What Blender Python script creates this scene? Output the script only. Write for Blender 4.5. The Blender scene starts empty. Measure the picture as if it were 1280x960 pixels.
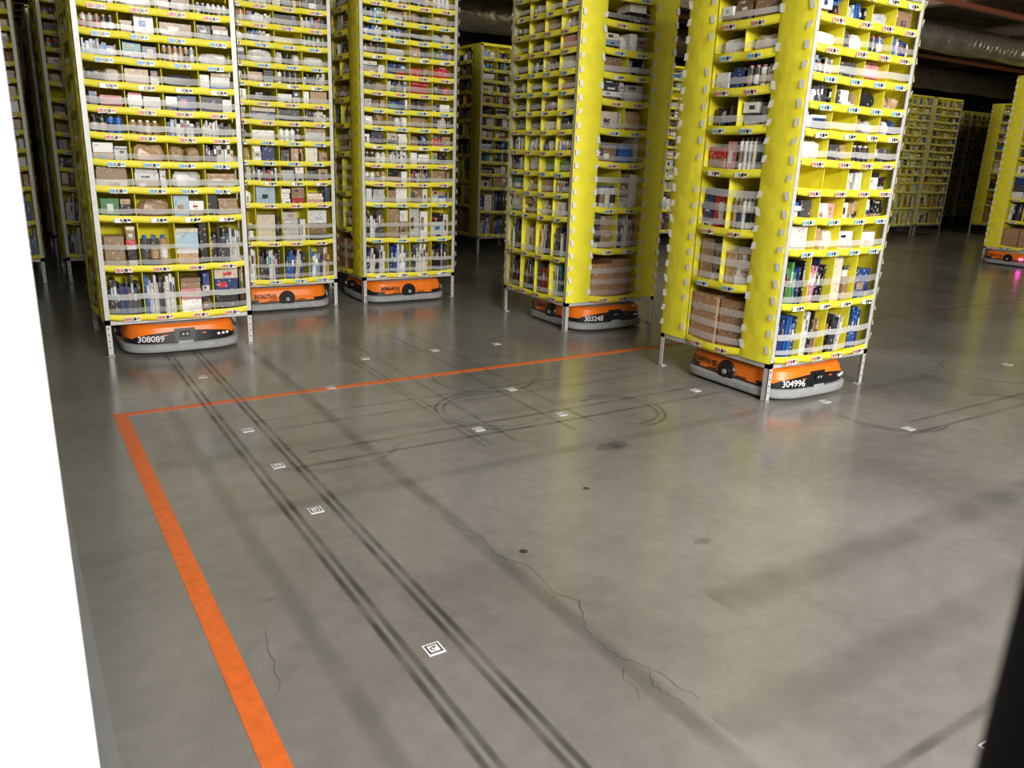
import bpy, math, random
from mathutils import Vector, Matrix

scene = bpy.context.scene
scene.view_settings.view_transform = 'Standard'
scene.view_settings.look = 'None'

# ------------------------------------------------------------------ materials
def new_mat(name):
    m = bpy.data.materials.new(name); m.use_nodes = True
    nt = m.node_tree
    b = nt.nodes['Principled BSDF']
    return m, nt, b

def simple(name, col, rough=0.5, metal=0.0, noise=0.0, nscale=20, bump=0.0, bscale=60, spec=0.5, emit=None, estr=0):
    m, nt, b = new_mat(name)
    b.inputs['Base Color'].default_value = (*col, 1)
    b.inputs['Roughness'].default_value = rough
    b.inputs['Metallic'].default_value = metal
    b.inputs['Specular IOR Level'].default_value = spec
    tc = nt.nodes.new('ShaderNodeTexCoord')
    if noise > 0:
        n = nt.nodes.new('ShaderNodeTexNoise'); n.inputs['Scale'].default_value = nscale
        n.inputs['Detail'].default_value = 2
        nt.links.new(tc.outputs['Object'], n.inputs['Vector'])
        r = nt.nodes.new('ShaderNodeMapRange')
        r.inputs['From Min'].default_value = 0.3; r.inputs['From Max'].default_value = 0.7
        r.inputs['To Min'].default_value = 1 - noise; r.inputs['To Max'].default_value = 1 + noise * 0.4
        nt.links.new(n.outputs['Fac'], r.inputs['Value'])
        mx = nt.nodes.new('ShaderNodeVectorMath'); mx.operation = 'SCALE'
        mx.inputs[0].default_value = col
        nt.links.new(r.outputs['Result'], mx.inputs['Scale'])
        nt.links.new(mx.outputs['Vector'], b.inputs['Base Color'])
    if bump > 0:
        n2 = nt.nodes.new('ShaderNodeTexNoise'); n2.inputs['Scale'].default_value = bscale
        n2.inputs['Detail'].default_value = 1
        nt.links.new(tc.outputs['Object'], n2.inputs['Vector'])
        bp = nt.nodes.new('ShaderNodeBump'); bp.inputs['Strength'].default_value = bump
        bp.inputs['Distance'].default_value = 0.02
        nt.links.new(n2.outputs['Fac'], bp.inputs['Height'])
        nt.links.new(bp.outputs['Normal'], b.inputs['Normal'])
    if emit:
        b.inputs['Emission Color'].default_value = (*emit, 1)
        b.inputs['Emission Strength'].default_value = estr
    return m

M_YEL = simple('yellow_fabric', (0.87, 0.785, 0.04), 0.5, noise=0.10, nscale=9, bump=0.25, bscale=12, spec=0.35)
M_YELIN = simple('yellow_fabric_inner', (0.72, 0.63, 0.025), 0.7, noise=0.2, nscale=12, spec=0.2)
M_STEEL = simple('galvanised_post', (0.58, 0.58, 0.56), 0.45, metal=0.2, noise=0.12, nscale=30)
M_LABEL = simple('label_white', (0.82, 0.84, 0.86), 0.4)
M_LBLUE = simple('label_blue', (0.16, 0.42, 0.66), 0.4)
M_LRED = simple('label_red', (0.70, 0.20, 0.15), 0.4)
M_BLACK = simple('black_plastic', (0.012, 0.012, 0.013), 0.3)
M_TAB = simple('velcro_tab', (0.80, 0.80, 0.74), 0.8)
M_ORG = simple('orange_shell', (0.92, 0.20, 0.012), 0.32, noise=0.08, nscale=15)
M_BUMP = simple('grey_bumper', (0.34, 0.35, 0.36), 0.5, noise=0.15, nscale=25)
M_WHITE = simple('white_print', (0.85, 0.85, 0.85), 0.5)
M_LED = simple('led_magenta', (0.8, 0.1, 0.6), 0.4, emit=(1.0, 0.05, 0.8), estr=14)

# clear retaining band
M_CLEAR, nt, b = new_mat('clear_band')
b.inputs['Base Color'].default_value = (0.82, 0.83, 0.80, 1); b.inputs['Roughness'].default_value = 0.22
tr = nt.nodes.new('ShaderNodeBsdfTransparent'); mx = nt.nodes.new('ShaderNodeMixShader')
at = nt.nodes.new('ShaderNodeAttribute'); at.attribute_name = 'item_col'
sp = nt.nodes.new('ShaderNodeSeparateColor'); nt.links.new(at.outputs['Color'], sp.inputs[0])
nt.links.new(sp.outputs[0], mx.inputs[0])
nt.links.new(tr.outputs[0], mx.inputs[1]); nt.links.new(b.outputs[0], mx.inputs[2])
nt.links.new(mx.outputs[0], nt.nodes['Material Output'].inputs['Surface'])

# merchandise: colour from attribute, small printed details
M_ITEM, nt, b = new_mat('merchandise')
at = nt.nodes.new('ShaderNodeAttribute'); at.attribute_name = 'item_col'
tc = nt.nodes.new('ShaderNodeTexCoord')
vo = nt.nodes.new('ShaderNodeTexVoronoi'); vo.inputs['Scale'].default_value = 90; vo.distance = 'CHEBYCHEV'; vo.inputs['Randomness'].default_value = .6
nt.links.new(tc.outputs['Object'], vo.inputs['Vector'])
sp = nt.nodes.new('ShaderNodeSeparateColor'); nt.links.new(vo.outputs['Color'], sp.inputs[0])
gt = nt.nodes.new('ShaderNodeMath'); gt.operation = 'GREATER_THAN'; gt.inputs[1].default_value = 0.86
nt.links.new(sp.outputs[0], gt.inputs[0])
ml = nt.nodes.new('ShaderNodeMath'); ml.operation = 'MULTIPLY'; ml.inputs[1].default_value = 0.38
nt.links.new(gt.outputs[0], ml.inputs[0])
cr = nt.nodes.new('ShaderNodeValToRGB'); cr.color_ramp.interpolation = 'CONSTANT'
cr.color_ramp.elements[0].color = (0.75, 0.75, 0.72, 1)
cr.color_ramp.elements[1].position = 0.5; cr.color_ramp.elements[1].color = (0.03, 0.03, 0.04, 1)
e = cr.color_ramp.elements.new(0.8); e.color = (0.4, 0.06, 0.05, 1)
nt.links.new(sp.outputs[1], cr.inputs[0])
mc = nt.nodes.new('ShaderNodeMixRGB')
nt.links.new(ml.outputs[0], mc.inputs[0]); nt.links.new(at.outputs['Color'], mc.inputs[1]); nt.links.new(cr.outputs[0], mc.inputs[2])
nt.links.new(mc.outputs[0], b.inputs['Base Color']); b.inputs['Roughness'].default_value = 0.32

POD_MATS = [M_YEL, M_YELIN, M_STEEL, M_LABEL, M_LBLUE, M_LRED, M_BLACK, M_TAB, M_CLEAR, M_ITEM]
YEL, YIN, STL, LAB, LBL, LRD, BLK, TAB, CLR, ITM = range(10)

# ------------------------------------------------------------------ mesh builder
class MB:
    def __init__(s): s.v = []; s.f = []; s.m = []; s.c = []; s.sm = []
    def face(s, pts, mat, col=(1, 1, 1), smooth=False):
        i = len(s.v); s.v += [tuple(p) for p in pts]
        s.f.append(tuple(range(i, i + len(pts)))); s.m.append(mat); s.c.append(col); s.sm.append(smooth)
    def grid(s, rows, mat, col=(1, 1, 1), smooth=True, closed=False, rowcol=None):
        i = len(s.v); n = len(rows[0])
        for r in rows: s.v += [tuple(p) for p in r]
        for a in range(len(rows) - 1):
            for k in range(n if closed else n - 1):
                k2 = (k + 1) % n
                s.f.append((i + a * n + k, i + a * n + k2, i + (a + 1) * n + k2, i + (a + 1) * n + k))
                s.m.append(mat); s.sm.append(smooth)
                s.c.append(col if rowcol is None else [(rowcol[a],) * 3, (rowcol[a],) * 3, (rowcol[a + 1],) * 3, (rowcol[a + 1],) * 3])
    def hexa(s, p, mat, col=(1, 1, 1)):
        i = len(s.v); s.v += [tuple(q) for q in p]
        for f in ((0, 3, 2, 1), (4, 5, 6, 7), (0, 1, 5, 4), (1, 2, 6, 5), (2, 3, 7, 6), (3, 0, 4, 7)):
            s.f.append(tuple(i + k for k in f)); s.m.append(mat); s.c.append(col); s.sm.append(False)
    def box(s, x0, x1, y0, y1, z0, z1, mat, col=(1, 1, 1)):
        s.hexa([(x0, y0, z0), (x1, y0, z0), (x1, y1, z0), (x0, y1, z0), (x0, y0, z1), (x1, y0, z1), (x1, y1, z1), (x0, y1, z1)], mat, col)
    def mesh(s, name, mats):
        me = bpy.data.meshes.new(name); me.from_pydata(s.v, [], s.f)
        for m in mats: me.materials.append(m)
        me.polygons.foreach_set('material_index', s.m)
        me.polygons.foreach_set('use_smooth', s.sm)
        ca = me.attributes.new('item_col', 'FLOAT_COLOR', 'CORNER')
        buf = []
        for f, c in zip(s.f, s.c):
            if isinstance(c, list):
                for q in c: buf += [q[0], q[1], q[2], 1.0]
            else: buf += [c[0], c[1], c[2], 1.0] * len(f)
        ca.data.foreach_set('color', buf)
        me.update(); return me

def link(ob):
    scene.collection.objects.link(ob); return ob
def obj(name, me, loc=(0, 0, 0), rot=0, parent=None):
    o = bpy.data.objects.new(name, me); o.location = loc; o.rotation_euler = (0, 0, rot)
    if parent: o.parent = parent
    return link(o)

# ------------------------------------------------------------------ pods
ROWS4 = [0.235, 0.535, 0.83, 1.00, 1.15, 1.30, 1.445, 1.58, 1.715, 1.85, 1.99, 2.12, 2.25, 2.38, 2.53]
ROWS2 = [0.235, 0.60, 0.905, 1.23, 1.46, 1.66, 1.84, 2.0, 2.18, 2.36, 2.53]
W = 0.44; D4 = 0.22
PAL = [((0.80, 0.80, 0.78), 7), ((0.55, 0.56, 0.56), 3), ((0.42, 0.27, 0.15), 4.5), ((0.28, 0.18, 0.10), 2), ((0.015, 0.015, 0.018), 5),
       ((0.07, 0.07, 0.08), 3), ((0.02, 0.05, 0.18), 1.4), ((0.03, 0.14, 0.5), 1.0), ((0.5, 0.03, 0.03), 1.2), ((0.04, 0.28, 0.30), 0.4),
       ((0.65, 0.28, 0.32), 0.6), ((0.07, 0.25, 0.07), 0.3), ((0.7, 0.62, 0.48), 2), ((0.35, 0.48, 0.6), 0.8)]
def pick(rnd, bias=None):
    cols = [p[0] for p in PAL]; w = [p[1] for p in PAL]
    if bias == 'book':
        w = [6, 3, 1, 1, 7, 5, 4, 2.5, 1.0, .4, .3, .3, 2, 1.5]
    if bias == 'box':
        w = [7, 4, 8, 3, 1.5, 1, .7, .7, .5, .2, .4, .2, 3, .8]
    c = rnd.choices(cols, w)[0]; k = rnd.uniform(0.75, 1.2)
    return tuple(min(1, x * k) for x in c)

def make_pod(seed, near=True):
    rnd = random.Random(seed); mb = MB()
    def frame(k):
        a = k * math.pi / 2; ca, sa = round(math.cos(a)), round(math.sin(a))
        def P(s, d, z):   # s along the face, d outward
            x, y = s, -(W + d)
            return (x * ca - y * sa, x * sa + y * ca, z)
        return P
    def fbox(P, s0, s1, d0, d1, z0, z1, mat, col=(1, 1, 1), tilt=0.0):
        def q(s, d, z): return P(s + tilt * (z - z0), d, z)
        mb.hexa([q(s0, d1, z0), q(s1, d1, z0), q(s1, d0, z0), q(s0, d0, z0), q(s0, d1, z1), q(s1, d1, z1), q(s1, d0, z1), q(s0, d0, z1)], mat, col)
    def cyl(P, s, d, z0, z1, r, col, r2=None, n=10):
        r2 = r if r2 is None else r2
        a = [P(s + r * math.cos(t * 2 * math.pi / n), d + r * math.sin(t * 2 * math.pi / n), z0) for t in range(n)]
        b = [P(s + r2 * math.cos(t * 2 * math.pi / n), d + r2 * math.sin(t * 2 * math.pi / n), z1) for t in range(n)]
        mb.grid([a, b], ITM, col, True, True); mb.face(b, ITM, col)
    def se(v, p): return math.copysign(abs(v) ** p, v)
    def blob(P, s, d, z, rs, rd, rz, col):
        rows = []; lean = rnd.uniform(-.25, .25)
        for i in range(7):
            ph = -math.pi / 2 + math.pi * i / 6; c = max(0.0, math.cos(ph)) ** .45
            zz = rz * se(math.sin(ph), .7)
            rows.append([P(s + lean * zz * .3 + rs * c * se(math.cos(t * math.pi / 6), .6) * rnd.uniform(.85, 1.04), d + rd * c * se(math.sin(t * math.pi / 6), .7) * rnd.uniform(.75, 1.05),
                           z + zz * (rnd.uniform(.82, 1) if zz > 0 else 1)) for t in range(12)])
        mb.grid(rows, ITM, col, False, True)
    def fill(P, s0, s1, z0, z1, depth, kind):
        h = z1 - z0; w = s1 - s0; u = rnd.random()
        if kind == 'book': t = 'book' if u < .9 else 'box'
        elif kind == 'box' or h > .2: t = 'box' if u < .8 else ('bag' if u < .88 and h < .2 else 'bottle' if u < .93 else 'book')
        else: t = 'box' if u < .48 else 'book' if u < .60 else 'bag' if u < .86 else 'bottle' if u < .98 else 'none'
        df = -rnd.uniform(.012, .03)
        if t == 'book':
            s = s0 + .004; tilt = rnd.choice([0, 0, .05, .12])
            base = pick(rnd, 'book'); sh = 0
            while s < s1 - .02:
                bw = rnd.uniform(.008, .022); bh = h * rnd.uniform(.6, .9)
                if sh <= 0: base = pick(rnd, 'book'); sh = rnd.randint(1, 4)
                sh -= 1
                k = rnd.uniform(.8, 1.1)
                dd = df - rnd.uniform(0, .02)
                if s + bw + abs(tilt) * bh < s1:
                    fbox(P, s, s + bw - .0015, max(dd - .14, -depth + .01), dd, z0, z0 + bh, ITM, tuple(min(1, c * k) for c in base), tilt)
                    if bw > .012: fbox(P, s + .002 + tilt * bh * .6, s + bw - .0035 + tilt * bh * .6, dd, dd + .0006, z0 + bh * .55, z0 + bh * .8, ITM, pick(rnd))
                s += bw
        elif t == 'box':
            s = s0 + rnd.uniform(.001, .010)
            while s < s1 - .025:
                bw = min(rnd.uniform(.05, .18), s1 - s - .003); z = z0; top = z0 + h * rnd.uniform(.62, .96)
                one = rnd.random() < .45; c = pick(rnd, kind if kind == 'box' else None)
                while z < top - .012:
                    bh = (top - z) if one else min(rnd.uniform(.018, .06 if h < .2 else .10), top - z)
                    if not one and rnd.random() < .6: c = pick(rnd, 'box' if kind == 'box' else None)
                    dd = df - rnd.uniform(0, .03); ins = rnd.uniform(0, .006)
                    fbox(P, s + ins, s + bw - .002 - ins, max(dd - .15, -depth + .01), dd, z, z + bh - .001, ITM, c)
                    if rnd.random() < .5 and bh > .028 and bw > .04:
                        a = s + bw * rnd.uniform(.12, .45); aw = bw * rnd.uniform(.25, .42)
                        fbox(P, a, a + aw, dd, dd + .0008, z + bh * .3, z + bh * rnd.uniform(.5, .8), ITM, pick(rnd))
                    z += bh
                s += bw + rnd.uniform(0, .006)
        elif t == 'bottle':
            s = s0 + .02; r = rnd.uniform(.014, .026); c = pick(rnd); c2 = pick(rnd)
            bh = min(h, .22) * rnd.uniform(.6, .8)
            while s + r < s1:
                if rnd.random() < .4: c = pick(rnd)
                cyl(P, s + r * .3, df - r, z0, z0 + bh, r, c); cyl(P, s + r * .3, df - r, z0 + bh, z0 + bh * 1.12, r * .55, c2)
                cyl(P, s + r * .3, df - r, z0 + bh * .3, z0 + bh * .7, r * 1.02, pick(rnd))
                s += 2.1 * r
        elif t == 'bag':
            n = rnd.randint(1, 3)
            for i in range(n):
                cs = s0 + w * (i + .5) / n; rz = h * rnd.uniform(.34, .47)
                blob(P, cs, -.03 - .045, z0 + rz, w / n * .48, .055, rz, pick(rnd))
    def band(P, s0, s1, z, hh, bul, N, ncol):
        t0, t1 = rnd.uniform(-.005, .005), rnd.uniform(-.005, .005); r2 = [[], []]; al = rnd.uniform(.22, .48)
        for i in range(N + 1):
            t = i / N; s = s0 + (s1 - s0) * t; q = 1 - (2 * t - 1) ** 2; pc = abs(math.sin(math.pi * t * ncol))
            d = bul * .8 * q + .004 * pc + .002; o = t0 * (1 - t) + t1 * t
            r2[0].append(P(s, d, z + o - .006 * pc)); r2[1].append(P(s, d, z + hh + o - .003 * pc))
        mb.grid(r2, CLR, (al, al, al))
    def lip(P, s0, s1, z, ncol, bul, up=.026, dn=.018, bands=1):
        N = 6 * ncol; rows = [[], [], [], []]
        ph = [rnd.uniform(.3, 1.2) for _ in range(ncol + 1)]
        for i in range(N + 1):
            t = i / N; s = s0 + (s1 - s0) * t; q = 1 - (2 * t - 1) ** 2
            pc = abs(math.sin(math.pi * t * ncol)) * ph[min(ncol - 1, int(t * ncol))]
            d = bul * q + .006 * pc
            sg = .004 * pc + .009 * q
            rows[0].append(P(s, d * .3, z - dn * .5 - sg)); rows[1].append(P(s, d + .003, z - dn - sg + .004))
            rows[2].append(P(s, d + .006, z + .003 - sg)); rows[3].append(P(s, d, z + up - sg))
        mb.grid(rows, YEL)
        if not near: return
        for bi in range(bands):
            if rnd.random() < .1: continue
            band(P, s0, s1, z + up + rnd.uniform(.003, .012) + bi * .085, rnd.uniform(.024, .036), bul, N, ncol)
    def label(P, s, z, d, col):
        w = .046; h = .0135; tl = rnd.uniform(-.003, .003)
        def qd(a, b, z0, z1, m, e=0.0): mb.face([P(a, d + e, z0 + z - tl), P(b, d + e, z0 + z + tl), P(b, d + e, z1 + z + tl), P(a, d + e, z1 + z - tl)], m)
        qd(s - w, s - .004, -h, h, LAB); qd(s + .002, s + w, -h, h, LAB)
        qd(s - w + .003, s - .016, -h + .003, h - .004, col, .001)
        qd(s - .013, s - .006, -.008, .008, BLK, .001)
        qd(s + .005, s + .022, -.009, .009, BLK, .001)
        qd(s + .026, s + w - .003, -.004, .008, col if col != LAB else BLK, .001)
    # structure
    for sx in (-1, 1):
        for sy in (-1, 1):
            x = sx * W; y = sy * W
            mb.box(min(x, x - sx * .032), max(x, x - sx * .032), min(y, y - sy * .004), max(y, y - sy * .004), 0.004, 2.55, STL)
            mb.box(min(x, x - sx * .004), max(x, x - sx * .004), min(y, y - sy * .034), max(y, y - sy * .034), 0.004, 2.55, STL)
            mb.box(min(x, x - sx * .036), max(x, x - sx * .036), min(y, y - sy * .036), max(y, y - sy * .036), 0.0, .008, STL)
            for zz in (.05, .09, .13, .17):
                mb.box(min(x - sx * .012, x - sx * .020), max(x - sx * .012, x - sx * .020), min(y, y + sy * .001), max(y, y + sy * .001), zz, zz + .008, BLK)
    for a in (-1, 1):
        mb.box(-W, W, min(a * W, a * (W - .03)), max(a * W, a * (W - .03)), .194, .226, STL)
        mb.box(min(a * W, a * (W - .03)), max(a * W, a * (W - .03)), -W + .03, W - .03, .194, .226, STL)
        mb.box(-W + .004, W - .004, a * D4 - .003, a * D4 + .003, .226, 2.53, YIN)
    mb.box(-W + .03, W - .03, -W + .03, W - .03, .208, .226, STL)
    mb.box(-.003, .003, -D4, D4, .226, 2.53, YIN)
    mb.box(-W, W, -W, W, 2.53, 2.56, YEL)
    rl = [LBL, LRD, LAB, LBL, LRD]
    for k in (0, 2):        # four-column faces
        P = frame(k)
        sw = W - .032
        for sd in (-.206, 0, .206): fbox(P, sd - .002, sd + .002, -D4, -.002, .226, 2.53, YEL)
        for i in range(len(ROWS4) - 1):
            z, zt = ROWS4[i], ROWS4[i + 1]
            fbox(P, -sw, sw, -D4, 0, z - .004, z, YEL)
            bul = .022
            lip(P, -sw, sw, z, 4, bul, bands=2 if i < 2 else 1)
            lc = rl[(i * 3 + seed) % 5]
            for c in range(4):
                cs = -sw + 2 * sw * (c + .5) / 4 + rnd.uniform(-.01, .02); t = (cs + sw) / (2 * sw)
                label(P, cs, z - .006, bul * (1 - (2 * t - 1) ** 2) + .017, lc)
                kind = 'book' if (i == 0 and rnd.random() < .85) or (i == 1 and rnd.random() < .5) else 'box' if i in (1, 2, 3) else 'mix'
                fill(P, -sw + 2 * sw * c / 4 + .006, -sw + 2 * sw * (c + 1) / 4 - .006, z + .002, zt - .012, D4, kind)
    for k in (1, 3):        # two-column faces with fabric borders
        P = frame(k)
        for a in (-1, 1):
            rows = []
            for iz in range(50):
                z = .222 + (2.54 - .222) * iz / 49
                rows.append([P(a * (W + .002 ), .001, z), P(a * (W - .02), .007 + rnd.uniform(-.002, .002), z), P(a * (W - .11), .012 + rnd.uniform(-.004, .004), z),
                             P(a * (D4 + .03), .009 + rnd.uniform(-.002, .002), z), P(a * D4, .003, z)][::a])
            mb.grid(rows, YEL)
            z = .28
            while z < 2.5:
                for sq in (W - .018, D4 + .020):
                    if sq < .3 and rnd.random() < .25: continue
                    tl = rnd.uniform(-.007, .007); h = .040
                    s = a * sq
                    mb.face([P(s - .015 - tl, .0175, z), P(s + .015 - tl, .0175, z + tl), P(s + .015 + tl, .018, z + h), P(s - .015 + tl, .018, z + h - tl)], TAB)
                z += .092
        for i in range(len(ROWS2) - 1):
            z, zt = ROWS2[i], ROWS2[i + 1]
            fbox(P, -D4, D4, -W + .004, 0, z - .004, z, YEL)
            two = i in (1, 2, 4, 6)
            lip(P, -D4, D4, z, 2 if two else 1, .018, .030, .022)
            lc = rl[(i + seed) % 5]
            for c in (-1, 1): label(P, c * .10, z - .008, .028, lc)
            if two: fbox(P, -.002, .002, -W + .01, 0, z, zt, YEL)
            if not two and i == 0:
                for bx in (-1, 1):
                    cc = (.40, .23, .12); q = rnd.uniform(.17, .2)
                    fbox(P, -.2 if bx < 0 else .01, -.005 if bx < 0 else q, -.3, -.02 - .01 * bx, z, z + rnd.uniform(.25, .31), ITM, cc)
            else:
                for c in (0, 1): fill(P, -D4 + .008 + c * D4, -D4 + (c + 1) * D4 - .006, z + .002, zt - .012, .4, rnd.choice(['mix', 'box', 'mix']))
            for hb in ((.12, .2) if near else ()):
                if zt - z > hb + .08: band(P, -D4, D4, z + hb, .038, .016, 6, 1)
    return mb.mesh('inventory_pod_mesh', POD_MATS)

pod_meshes = [make_pod(s) for s in (11, 23, 37, 41, 59)] + [make_pod(s, False) for s in (67, 71, 83)]

def place_pod(mi, cx, cy, rot=0):
    return obj('inventory_pod', pod_meshes[mi], (cx, cy, 0), rot)

H90 = math.pi / 2
place_pod(0, 0.87, 5.71)
place_pod(1, 1.85, 6.77)
place_pod(2, 2.96, 6.78)
place_pod(3, 3.92, 5.16, H90)
place_pod(4, 3.92, 3.23)
place_pod(5, 12.55, 5.75, 0)
rb = random.Random(5)
def bg(x, y):
    place_pod(rb.choice([5, 6, 7]), x, y, rb.choice([0, 0, math.pi]) )
for x in (-2.2, -1.2, -.19, .86): bg(x, 8.7)
for x in (1.95, 2.95): bg(x, 8.75)
for x in (-1.2, -.19, .86, 1.9): bg(x, 10.6)
for i in range(11): bg(5.6 + .98 * i, 9.45)
for i in range(11): bg(5.0 + .98 * i, 11.6)
for i in range(7): bg(-3 + .98 * i, 12.9)
for i in range(6): bg(17.4 + 1.0 * i, 8.6)
for i in range(8): bg(16.5 + 1.0 * i, 11.0)
for i in range(5): bg(18.4 + 1.0 * i, 5.9)

# ------------------------------------------------------------------ robots
def outline(ins=0.0, n=10):
    hw, hl = .355 - ins, .40 - ins
    pts = []
    for sgn in (-1, 1):
        arc = []
        for i in range(2 * n + 1):
            t = i / (2 * n); a = math.pi * (1 - t)
            cx = math.cos(a); sy = math.sin(a)
            x = hw * (abs(cx) ** .55) * (1 if cx > 0 else -1)
            y = -(hl - .20) - .20 * (abs(sy) ** .8)
            arc.append((x, y))
        if sgn == 1: arc = [(-x, -y) for x, y in arc]
        pts += arc
    return pts

def make_robot(idx, number, loc, rot, led=False):
    root = bpy.data.objects.new('warehouse_robot', None); root.location = (*loc, 0); root.rotation_euler = (0, 0, rot); link(root)
    mats = [M_ORG, M_BUMP, M_BLACK, M_STEEL, M_WHITE, M_LED]
    mb = MB()
    lv = [(.02, .012), (.004, .018), (0, .030), (0, .056), (.010, .066), (.024, .068), (.024, .076), (.018, .080), (.020, .120), (.034, .165), (.048, .178), (.075, .183)]
    mt = [1, 1, 1, 1, 1, 2, 2, 0, 0, 0, 0]
    rings = [[(x, y, z) for x, y in outline(i)] for i, z in lv]
    for i in range(len(rings) - 1): mb.grid(rings[i:i + 2], mt[i], closed=True)
    mb.face(rings[-1], 3)
    mb.face(rings[0][::-1], 2)
    def shell_y(x, ins):
        hw, hl = .355 - ins, .40 - ins
        c = min(1, abs(x) / hw) ** (1 / .55); s = math.sqrt(max(0, 1 - c * c))
        return -(hl - .20) - .20 * (s ** .8)
    def band(x0, x1, zf, mat, off, sg=1, N=26):
        r = [[], []]
        for i in range(N + 1):
            x = x0 + (x1 - x0) * i / N; t = i / N
            za, zb = zf(t)
            for q, z in ((0, za), (1, zb)):
                ins = .018 + (.002 * (z - .08) / .04 if z < .12 else .002 + .014 * (z - .12) / .045)
                y = shell_y(x, ins) - off
                r[q].append((x * sg, y * sg, z))
        mb.grid(r, mat)
    for sg in (1, -1):
        band(-.30, .30, lambda t: (.074, .098 + .045 * math.sin(math.pi * t) ** .5), 2, .003, sg)
        band(-.335, -.30, lambda t: (.076, .10), 2, .003, sg)
        band(.30, .335, lambda t: (.076, .10), 2, .003, sg)
        band(-.062, .062, lambda t: (.072, .158), 2, .007, sg, 6)
        band(-.045, .045, lambda t: (.062, .082), 1, .012, sg, 6)
        for ex in (.205, .235, .262):
            y = shell_y(ex, .02) - .006
            mb.box(ex - .008, ex + .008, y * sg - .004, y * sg + .004, .098, .112, 5 if led else 4)
        yy = shell_y(0, .02) - .012
        mb.box(-.03, .03, min(yy * sg, (yy + .02) * sg), max(yy * sg, (yy + .02) * sg), .105, .140, 2)
        for hx in (-.012, .012):
            mb.box(hx - .005, hx + .005, min(yy * sg, (yy - .002) * sg), max(yy * sg, (yy - .002) * sg), .117, .129, 3)
    for sg in (-1, 1):
        for (r0, r1, dx, mat) in ((.066, .060, .012, 2), (.040, .036, .020, 2), (.018, .014, .026, 1)):
            n = 24; xb = .337
            a = [((xb) * sg, r0 * math.cos(t * 2 * math.pi / n), .098 + r0 * math.sin(t * 2 * math.pi / n)) for t in range(n)]
            c = [((xb + dx) * sg, r1 * math.cos(t * 2 * math.pi / n), .098 + r1 * math.sin(t * 2 * math.pi / n)) for t in range(n)]
            mb.grid([a, c], mat, closed=True); mb.face(c if sg > 0 else c[::-1], mat)
        for yy in (-.115, .115):
            mb.box(min(.337 * sg, .341 * sg), max(.337 * sg, .341 * sg), yy - .035, yy + .035, .085, .092, 2)
        for j in range(4):
            mb.box(min(.334 * sg, .3385 * sg), max(.334 * sg, .3385 * sg), .085, .12, .102 + j * .01, .107 + j * .01, 2)
        if led: mb.box(min(.334 * sg, .345 * sg), max(.334 * sg, .345 * sg), -.20, -.15, .10, .12, 5)
    n = 28
    a = [(.22 * math.cos(t * 2 * math.pi / n), .22 * math.sin(t * 2 * math.pi / n), .178) for t in range(n)]
    c = [(x, y, .190) for x, y, z in a]
    mb.grid([a, c], 3, closed=True); mb.face(c, 3)
    me = mb.mesh('robot_body_mesh', mats)
    obj('body', me, parent=root)
    def txt(body, size, x, y, z, rz, nm):
        cu = bpy.data.curves.new(nm, 'FONT'); cu.body = body; cu.size = size; cu.extrude = .0006
        cu.align_x = 'CENTER'; cu.align_y = 'CENTER'; cu.offset = .0004
        cu.materials.append(M_WHITE if nm != 'number_side' else M_BLACK)
        o = bpy.data.objects.new(nm, cu); o.parent = root; o.location = (x, y, z); o.rotation_euler = (math.radians(86), 0, rz); link(o)
    ang = math.atan2(shell_y(-.16, .02) - shell_y(-.24, .02), .08)
    txt(number, .052, -.200, shell_y(-.205, .02) - .0095, .100, ang, 'number_plate')
    txt(number, .048, -.344, .195, .125, -H90, 'number_side')
    txt(number, .048, .344, -.195, .125, H90, 'number_side')
    return root

make_robot(0, '308089', (0.87, 5.58), 0)
make_robot(1, '303675', (1.84, 6.60), H90)
make_robot(2, '309645', (2.91, 6.60), H90)
make_robot(3, '303248', (3.90, 5.02), 0)
make_robot(4, '304996', (3.85, 3.12), 0)
make_robot(5, '305117', (12.30, 5.75), 0, led=True)

# ------------------------------------------------------------------ floor
mf, nt, b = new_mat('polished_concrete')
tc = nt.nodes.new('ShaderNodeTexCoord')
def noise(scale, detail=4, rough=.55, dist=0):
    n = nt.nodes.new('ShaderNodeTexNoise'); n.inputs['Scale'].default_value = scale; n.inputs['Detail'].default_value = detail
    n.inputs['Roughness'].default_value = rough; n.inputs['Distortion'].default_value = dist
    nt.links.new(tc.outputs['Object'], n.inputs['Vector']); return n
n1 = noise(.9, 5, .6, .4); r1 = nt.nodes.new('ShaderNodeValToRGB')
r1.color_ramp.elements[0].position = .33; r1.color_ramp.elements[0].color = (.180, .170, .155, 1)
r1.color_ramp.elements[1].position = .68; r1.color_ramp.elements[1].color = (.285, .272, .253, 1)
nt.links.new(n1.outputs['Fac'], r1.inputs[0])
n2 = noise(14, 6, .7); r2 = nt.nodes.new('ShaderNodeMapRange')
r2.inputs['From Min'].default_value = .3; r2.inputs['From Max'].default_value = .7; r2.inputs['To Min'].default_value = .86; r2.inputs['To Max'].default_value = 1.06
nt.links.new(n2.outputs['Fac'], r2.inputs['Value'])
vm = nt.nodes.new('ShaderNodeVectorMath'); vm.operation = 'SCALE'
nt.links.new(r1.outputs[0], vm.inputs[0]); nt.links.new(r2.outputs[0], vm.inputs['Scale'])
nt.links.new(vm.outputs[0], b.inputs['Base Color'])
n3 = noise(2.2, 4, .6); r3 = nt.nodes.new('ShaderNodeMapRange')
r3.inputs['From Min'].default_value = .3; r3.inputs['From Max'].default_value = .7; r3.inputs['To Min'].default_value = .15; r3.inputs['To Max'].default_value = .26
nt.links.new(n3.outputs['Fac'], r3.inputs['Value']); nt.links.new(r3.outputs[0], b.inputs['Roughness'])
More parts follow.
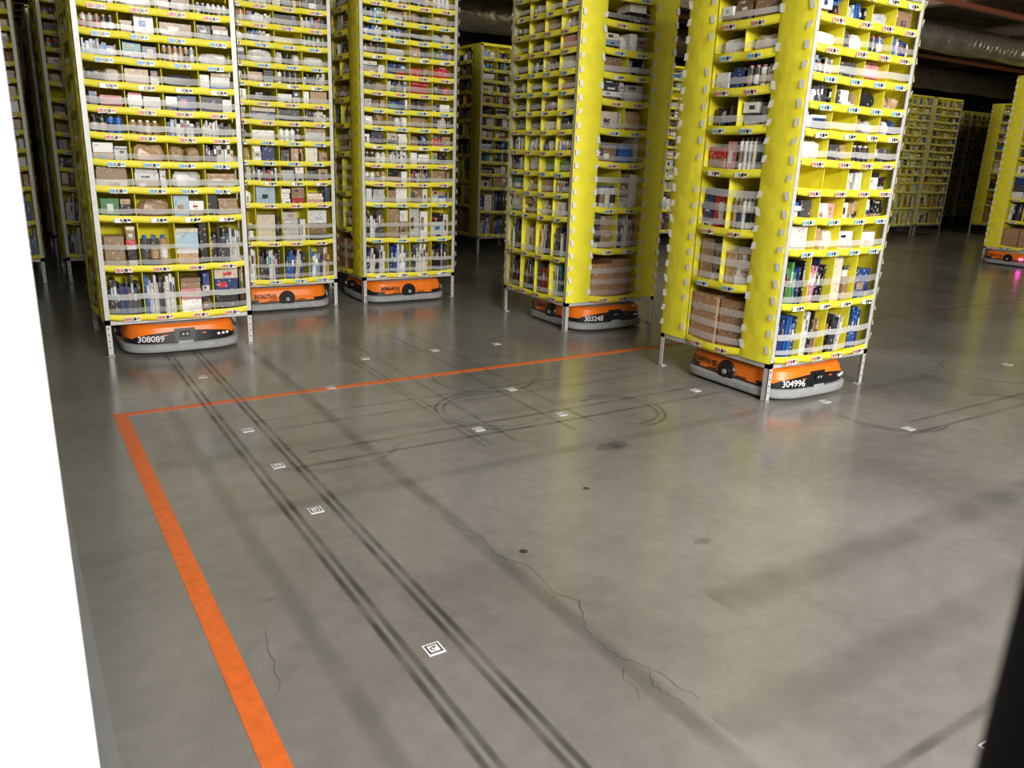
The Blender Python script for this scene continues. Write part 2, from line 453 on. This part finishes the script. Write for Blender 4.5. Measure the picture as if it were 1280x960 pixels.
b.inputs['Specular IOR Level'].default_value = .8
bp = nt.nodes.new('ShaderNodeBump'); bp.inputs['Strength'].default_value = .05; bp.inputs['Distance'].default_value = .01
n4 = noise(6, 3); nt.links.new(n4.outputs['Fac'], bp.inputs['Height']); nt.links.new(bp.outputs[0], b.inputs['Normal'])
mb = MB(); mb.face([(-8, -7, 0), (30, -7, 0), (30, 20, 0), (-8, 20, 0)], 0)
obj('floor', mb.mesh('floor', [mf]))

M_LINE = simple('orange_floor_paint', (.78, .16, .03), .4, noise=.16, nscale=30)
M_LINE2 = simple('orange_floor_paint_worn', (.25, .12, .075), .25, noise=.4, nscale=12)
mb = MB()
mb.box(.325, .385, -2.0, 4.045, 0, .0012, 0)
mb.box(.325, 4.45, 4.045, 4.095, 0, .0012, 0)
mb.box(4.45, 9.0, 4.06, 4.09, 0, .0010, 1)
obj('floor_guide_line', mb.mesh('floor_guide_line', [M_LINE, M_LINE2]))
M_STRIP = simple('grey_painted_kerb', (.24, .24, .24), .6, noise=.1, nscale=8)
mb = MB(); mb.box(-2.0, .066, 1.02, 14, 0, .002, 0)
obj('floor_border_strip', mb.mesh('floor_border_strip', [M_STRIP]))

def decal_mat(name, col, dens, nsc, lo=.35, hi=.65):
    m, nt, b = new_mat(name); b.inputs['Base Color'].default_value = (*col, 1); b.inputs['Roughness'].default_value = .3
    tc = nt.nodes.new('ShaderNodeTexCoord'); n = nt.nodes.new('ShaderNodeTexNoise'); n.inputs['Scale'].default_value = nsc; n.inputs['Detail'].default_value = 5
    nt.links.new(tc.outputs['Object'], n.inputs['Vector'])
    at = nt.nodes.new('ShaderNodeAttribute'); at.attribute_name = 'item_col'
    r = nt.nodes.new('ShaderNodeMapRange'); r.inputs['From Min'].default_value = lo; r.inputs['From Max'].default_value = hi
    r.inputs['To Min'].default_value = .25 * dens; r.inputs['To Max'].default_value = dens
    nt.links.new(n.outputs['Fac'], r.inputs['Value'])
    mm = nt.nodes.new('ShaderNodeMath'); mm.operation = 'MULTIPLY'
    sp = nt.nodes.new('ShaderNodeSeparateColor'); nt.links.new(at.outputs['Color'], sp.inputs[0])
    nt.links.new(r.outputs[0], mm.inputs[0]); nt.links.new(sp.outputs[0], mm.inputs[1])
    tr = nt.nodes.new('ShaderNodeBsdfTransparent'); mx = nt.nodes.new('ShaderNodeMixShader')
    nt.links.new(mm.outputs[0], mx.inputs[0]); nt.links.new(tr.outputs[0], mx.inputs[1]); nt.links.new(b.outputs[0], mx.inputs[2])
    nt.links.new(mx.outputs[0], nt.nodes['Material Output'].inputs['Surface'])
    return m
M_TYRE = decal_mat('rubber_marks', (.035, .032, .027), .75, 7)
mb = MB()
class _G: z = .0016
def path(pts, w, a, soft=True):
    P = [Vector(p) for p in pts]
    _G.z += .00001
    prof = ((-1.0, 0), (-.38, a), (.38, a), (1.0, 0)) if soft else ((-.5, a), (.5, a))
    rows = [[] for _ in prof]
    for i, p in enumerate(P):
        t = (P[min(i + 1, len(P) - 1)] - P[max(i - 1, 0)]).normalized(); nrm = Vector((-t.y, t.x))
        for r, (o, _) in zip(rows, prof): r.append((p.x + nrm.x * w * o, p.y + nrm.y * w * o, _G.z))
    mb.grid(rows, 0, smooth=False, rowcol=[q[1] for q in prof])
def ylines(x, y0, y1, w, a): path([(x + .004 * math.sin(y0 + j), y0 + (y1 - y0) * j / 8) for j in range(9)], w, a)
def xlines(y, x0, x1, w, a): path([(x0 + (x1 - x0) * j / 8, y + .004 * math.sin(j)) for j in range(9)], w, a)
def arc(cx, cy, r, a0, a1, w, a): path([(cx + r * math.cos(math.radians(a0 + (a1 - a0) * j / 20)), cy + r * math.sin(math.radians(a0 + (a1 - a0) * j / 20))) for j in range(21)], w, a)
for x, w, a in ((.742, .013, .75), (.775, .013, .65), (.905, .013, .7), (.938, .013, .65), (1.25, .04, .35), (.58, .04, .22), (1.73, .016, .3), (1.77, .014, .28), (1.90, .016, .28), (2.24, .016, .3), (2.40, .016, .3)):
    y0 = {1.25: .2, .58: .8}.get(x, -1.0 if x < 1 else 2.9)
    ylines(x, y0, 5.2, w, a)
for y, w, a, x0, x1 in ((1.43, .09, .26, 1.7, 8), (1.03, .08, .18, 1.3, 8), (.60, .018, .6, 1.4, 6), (.755, .018, .6, 1.5, 6), (3.04, .015, .5, .9, 3.4), (3.19, .015, .5, 1.0, 3.4),
                        (3.54, .015, .3, .9, 3.3), (3.69, .015, .3, .9, 3.3), (2.08, .015, .4, 3.7, 9), (2.20, .015, .4, 3.9, 9), (2.7, .05, .18, .6, 5), (3.3, .06, .16, .4, 3.3)):
    xlines(y, x0, x1, w, a)
for cx, cy, r, a0, a1 in ((2.05, 3.35, .27, 60, 300), (2.05, 3.35, .31, 80, 280), (2.62, 3.05, .22, -120, 110), (2.62, 3.05, .26, -110, 90), (3.95, 2.35, .30, 160, 290),
                          (3.95, 2.35, .27, 150, 280), (4.75, 2.1, .22, -100, 80), (4.75, 2.1, .25, -110, 90), (5.5, 2.6, .3, 100, 300), (2.3, 3.9, .3, 150, 330)):
    arc(cx, cy, r, a0, a1, .012, .5)
arc(1.1, 3.3, .35, 180, 330, .014, .25)
crack = [(1.22, 2.30), (1.28, 2.16), (1.25, 2.02), (1.31, 1.90), (1.29, 1.73), (1.33, 1.65), (1.25, 1.50), (1.256, 1.38), (1.30, 1.30), (1.26, 1.24), (1.28, 1.13)]
rc = random.Random(3); cp = []
for i in range(len(crack) - 1):
    for j in range(8):
        t = j / 8; cp.append((crack[i][0] * (1 - t) + crack[i + 1][0] * t + rc.uniform(-.007, .007), crack[i][1] * (1 - t) + crack[i + 1][1] * t + rc.uniform(-.003, .003)))
path(cp, .0028, .8, False)
path([(1.30, 1.30), (1.315, 1.25), (1.31, 1.19), (1.33, 1.17), (1.325, 1.14)], .0025, .8, False)
path([(1.24, 1.33), (1.21, 1.30), (1.215, 1.25), (1.19, 1.21)], .0025, .7, False)
path([(.47, 1.95), (.462, 1.9), (.45, 1.85), (.455, 1.80), (.44, 1.76), (.445, 1.72), (.43, 1.68)], .0025, .6, False)
def disc(cx, cy, rx, ry, a, jit=.0):
    _G.z += .00001
    mb.face([(cx + rx * math.cos(t * .3927) * (1 + rc.uniform(-jit, jit)), cy + ry * math.sin(t * .3927) * (1 + rc.uniform(-jit, jit)), _G.z) for t in range(16)], 0, (a, a, a))
disc(1.86, 2.31, .014, .014, 1.2); disc(1.35, 1.99, .015, .015, 1.2); disc(2.26, 2.64, .10, .045, .5, .25); disc(2.3, 2.62, .05, .03, .4, .3)
disc(.40, 1.20, .015, .012, .9, .2); disc(.36, 1.31, .02, .01, .5, .2); disc(.52, 2.1, .02, .012, .5, .3); disc(1.95, 1.75, .04, .02, .3, .3)
obj('tyre_marks', mb.mesh('tyre_marks', [M_TYRE]))

mb = MB(); rf = random.Random(9)
fids = [(.84, 1.65), (.84, 2.62), (.84, 3.10), (.84, 3.59), (.84, 4.59), (1.81, .67), (1.82, 3.12), (2.32, 3.13), (2.32, 3.62), (1.83, 4.60), (2.33, 4.61), (2.81, 4.60), (1.42, 4.08), (3.82, 2.65), (3.82, 2.14), (3.29, 3.14),
        (4.8, 1.65), (5.8, 2.64)]
for x, y in fids:
    s = .025; z = .0024
    mb.box(x - s, x + s, y - s, y + s, 0.0001, z, 0)
    def q(a0, a1, b0, b1, zz, m): mb.face([(x + a0, y + b0, zz), (x + a1, y + b0, zz), (x + a1, y + b1, zz), (x + a0, y + b1, zz)], m)
    q(-.020, .020, -.020, .020, z + .0003, 1); q(-.015, .015, -.015, .015, z + .0006, 0)
    for i in range(4):
        for j in range(4):
            if rf.random() < .45:
                q(-.010 + i * .005, -.0055 + i * .005, -.010 + j * .005, -.0055 + j * .005, z + .0009, 1)
obj('floor_marker_stickers', mb.mesh('floor_marker_stickers', [M_LABEL, M_BLACK]))

# ------------------------------------------------------------------ room
M_WALLW = simple('white_wall_paint', (.86, .86, .86), .5, noise=.02, nscale=3)
M_DARK = simple('dark_wall', (.045, .045, .045), .8, noise=.2, nscale=2)
M_CEIL = simple('ceiling_deck', (.14, .13, .115), .8, noise=.3, nscale=3)
mb = MB(); mb.box(-1.6, .0155, .90, .99, 0, 3.6, 0); obj('wall_left', mb.mesh('wall_left', [M_WALLW]))
mb = MB(); mb.box(-8, 30, 20, 20.1, 0, 3.6, 0); obj('wall_back', mb.mesh('wall_back', [M_DARK]))
mb = MB(); mb.box(30, 30.1, -7, 20, 0, 3.6, 0); obj('wall_right', mb.mesh('wall_right', [M_DARK]))
mb = MB(); mb.box(-8, 30, -7, 20, 3.6, 3.7, 0); obj('ceiling', mb.mesh('ceiling', [M_CEIL]))
mb = MB(); n = 24; pa = math.radians(15.2); px, py, pr = .24 * math.cos(pa), .24 * math.sin(pa), .025
a = [(px + pr * math.cos(t * 2 * math.pi / n), py + pr * math.sin(t * 2 * math.pi / n), 0) for t in range(n)]
mb.grid([a, [(x, y, 3.6) for x, y, z in a]], 0, closed=True); mb.box(px - .035, px + .035, py - .035, py + .035, 0, .02, 0)
obj('door_post', mb.mesh('door_post', [simple('post_rubber', (.004, .004, .004), .9, spec=.1)]))
M_BEAM = simple('ceiling_beam', (.24, .18, .13), .6, noise=.2, nscale=4)
mb = MB()
for i in range(18): mb.box(-8, 30, 3.0 + i * .95, 3.07 + i * .95, 3.44, 3.60, 0)
for i in range(9): mb.box(1 + i * 3.2, 1.16 + i * 3.2, -2, 20, 3.34, 3.5, 0)
obj('ceiling_beams', mb.mesh('ceiling_beams', [M_BEAM]))
M_FOIL = simple('foil_duct', (.62, .56, .46), .35, metal=.7, noise=.3, nscale=4, bump=1.0, bscale=9)
M_PIPE = simple('red_sprinkler_pipe', (.40, .12, .07), .4)
mb = MB(); n = 20
for (yc, zc, r, m) in ((7.4, 3.16, .20, 0), (10.4, 3.1, .22, 0), (13.6, 3.1, .24, 0), (6.2, 3.28, .035, 1), (8.9, 3.2, .04, 1), (12.0, 3.2, .04, 1)):
    rows = []
    for i in range(60):
        x = 2 + i * .46; rr = r * (1 + (.05 * math.sin(i * 1.7) if m == 0 else 0))
        rows.append([(x, yc + rr * math.cos(t * 2 * math.pi / n), zc + rr * math.sin(t * 2 * math.pi / n)) for t in range(n)])
    mb.grid(rows, m, closed=True)
obj('ceiling_ducts', mb.mesh('ceiling_ducts', [M_FOIL, M_PIPE]))

# ------------------------------------------------------------------ lights
def area(name, loc, target, sx, sy, e, col=(1, 1, 1)):
    l = bpy.data.lights.new(name, 'AREA'); l.shape = 'RECTANGLE'; l.size = sx; l.size_y = sy; l.energy = e; l.color = col
    o = bpy.data.objects.new(name, l); o.location = loc
    o.rotation_euler = (Vector(target) - Vector(loc)).to_track_quat('-Z', 'Y').to_euler(); link(o)
area('ceiling_light', (1.0, -4.5, 3.2), (2.6, 5.0, .9), 4.0, 1.2, 900, (1, .965, .91))
area('ceiling_light', (4.5, -2.0, 3.4), (4.0, 2.5, .3), 2.5, 1.2, 190, (1, .965, .91))
area('ceiling_light', (2.3, .5, 3.5), (2.3, .7, 0), 2.0, .6, 65, (1, .975, .94))
def pt(loc, e, col=(1, .88, .7)):  # added fill point with no fixture, brightens the background ceiling and ducts
    l = bpy.data.lights.new('ceiling_fill', 'POINT'); l.energy = e; l.color = col; l.shadow_soft_size = .12
    o = bpy.data.objects.new('ceiling_fill', l); o.location = loc; link(o)
pt((9.0, 6.6, 2.95), 42); pt((16.2, 7.2, 3.0), 60); pt((6.0, 10.5, 3.0), 22)
w = bpy.data.worlds.new('world'); scene.world = w; w.use_nodes = True
w.node_tree.nodes['Background'].inputs[0].default_value = (1, .97, .92, 1); w.node_tree.nodes['Background'].inputs[1].default_value = .11

# ------------------------------------------------------------------ camera
cam = bpy.data.cameras.new('camera'); cam.sensor_width = 36; cam.lens = 985 / 1280 * 36; cam.clip_start = .01
cam.dof.use_dof = True; cam.dof.focus_distance = 4.5; cam.dof.aperture_fstop = 7
co = bpy.data.objects.new('camera', cam); link(co)
R = Matrix(((.8467, .1208, -.5182), (-.5308, .2583, -.8072), (.0364, .9585, .2828)))
M = R.to_4x4(); M.translation = (0, 0, 1.3); co.matrix_world = M
scene.camera = co
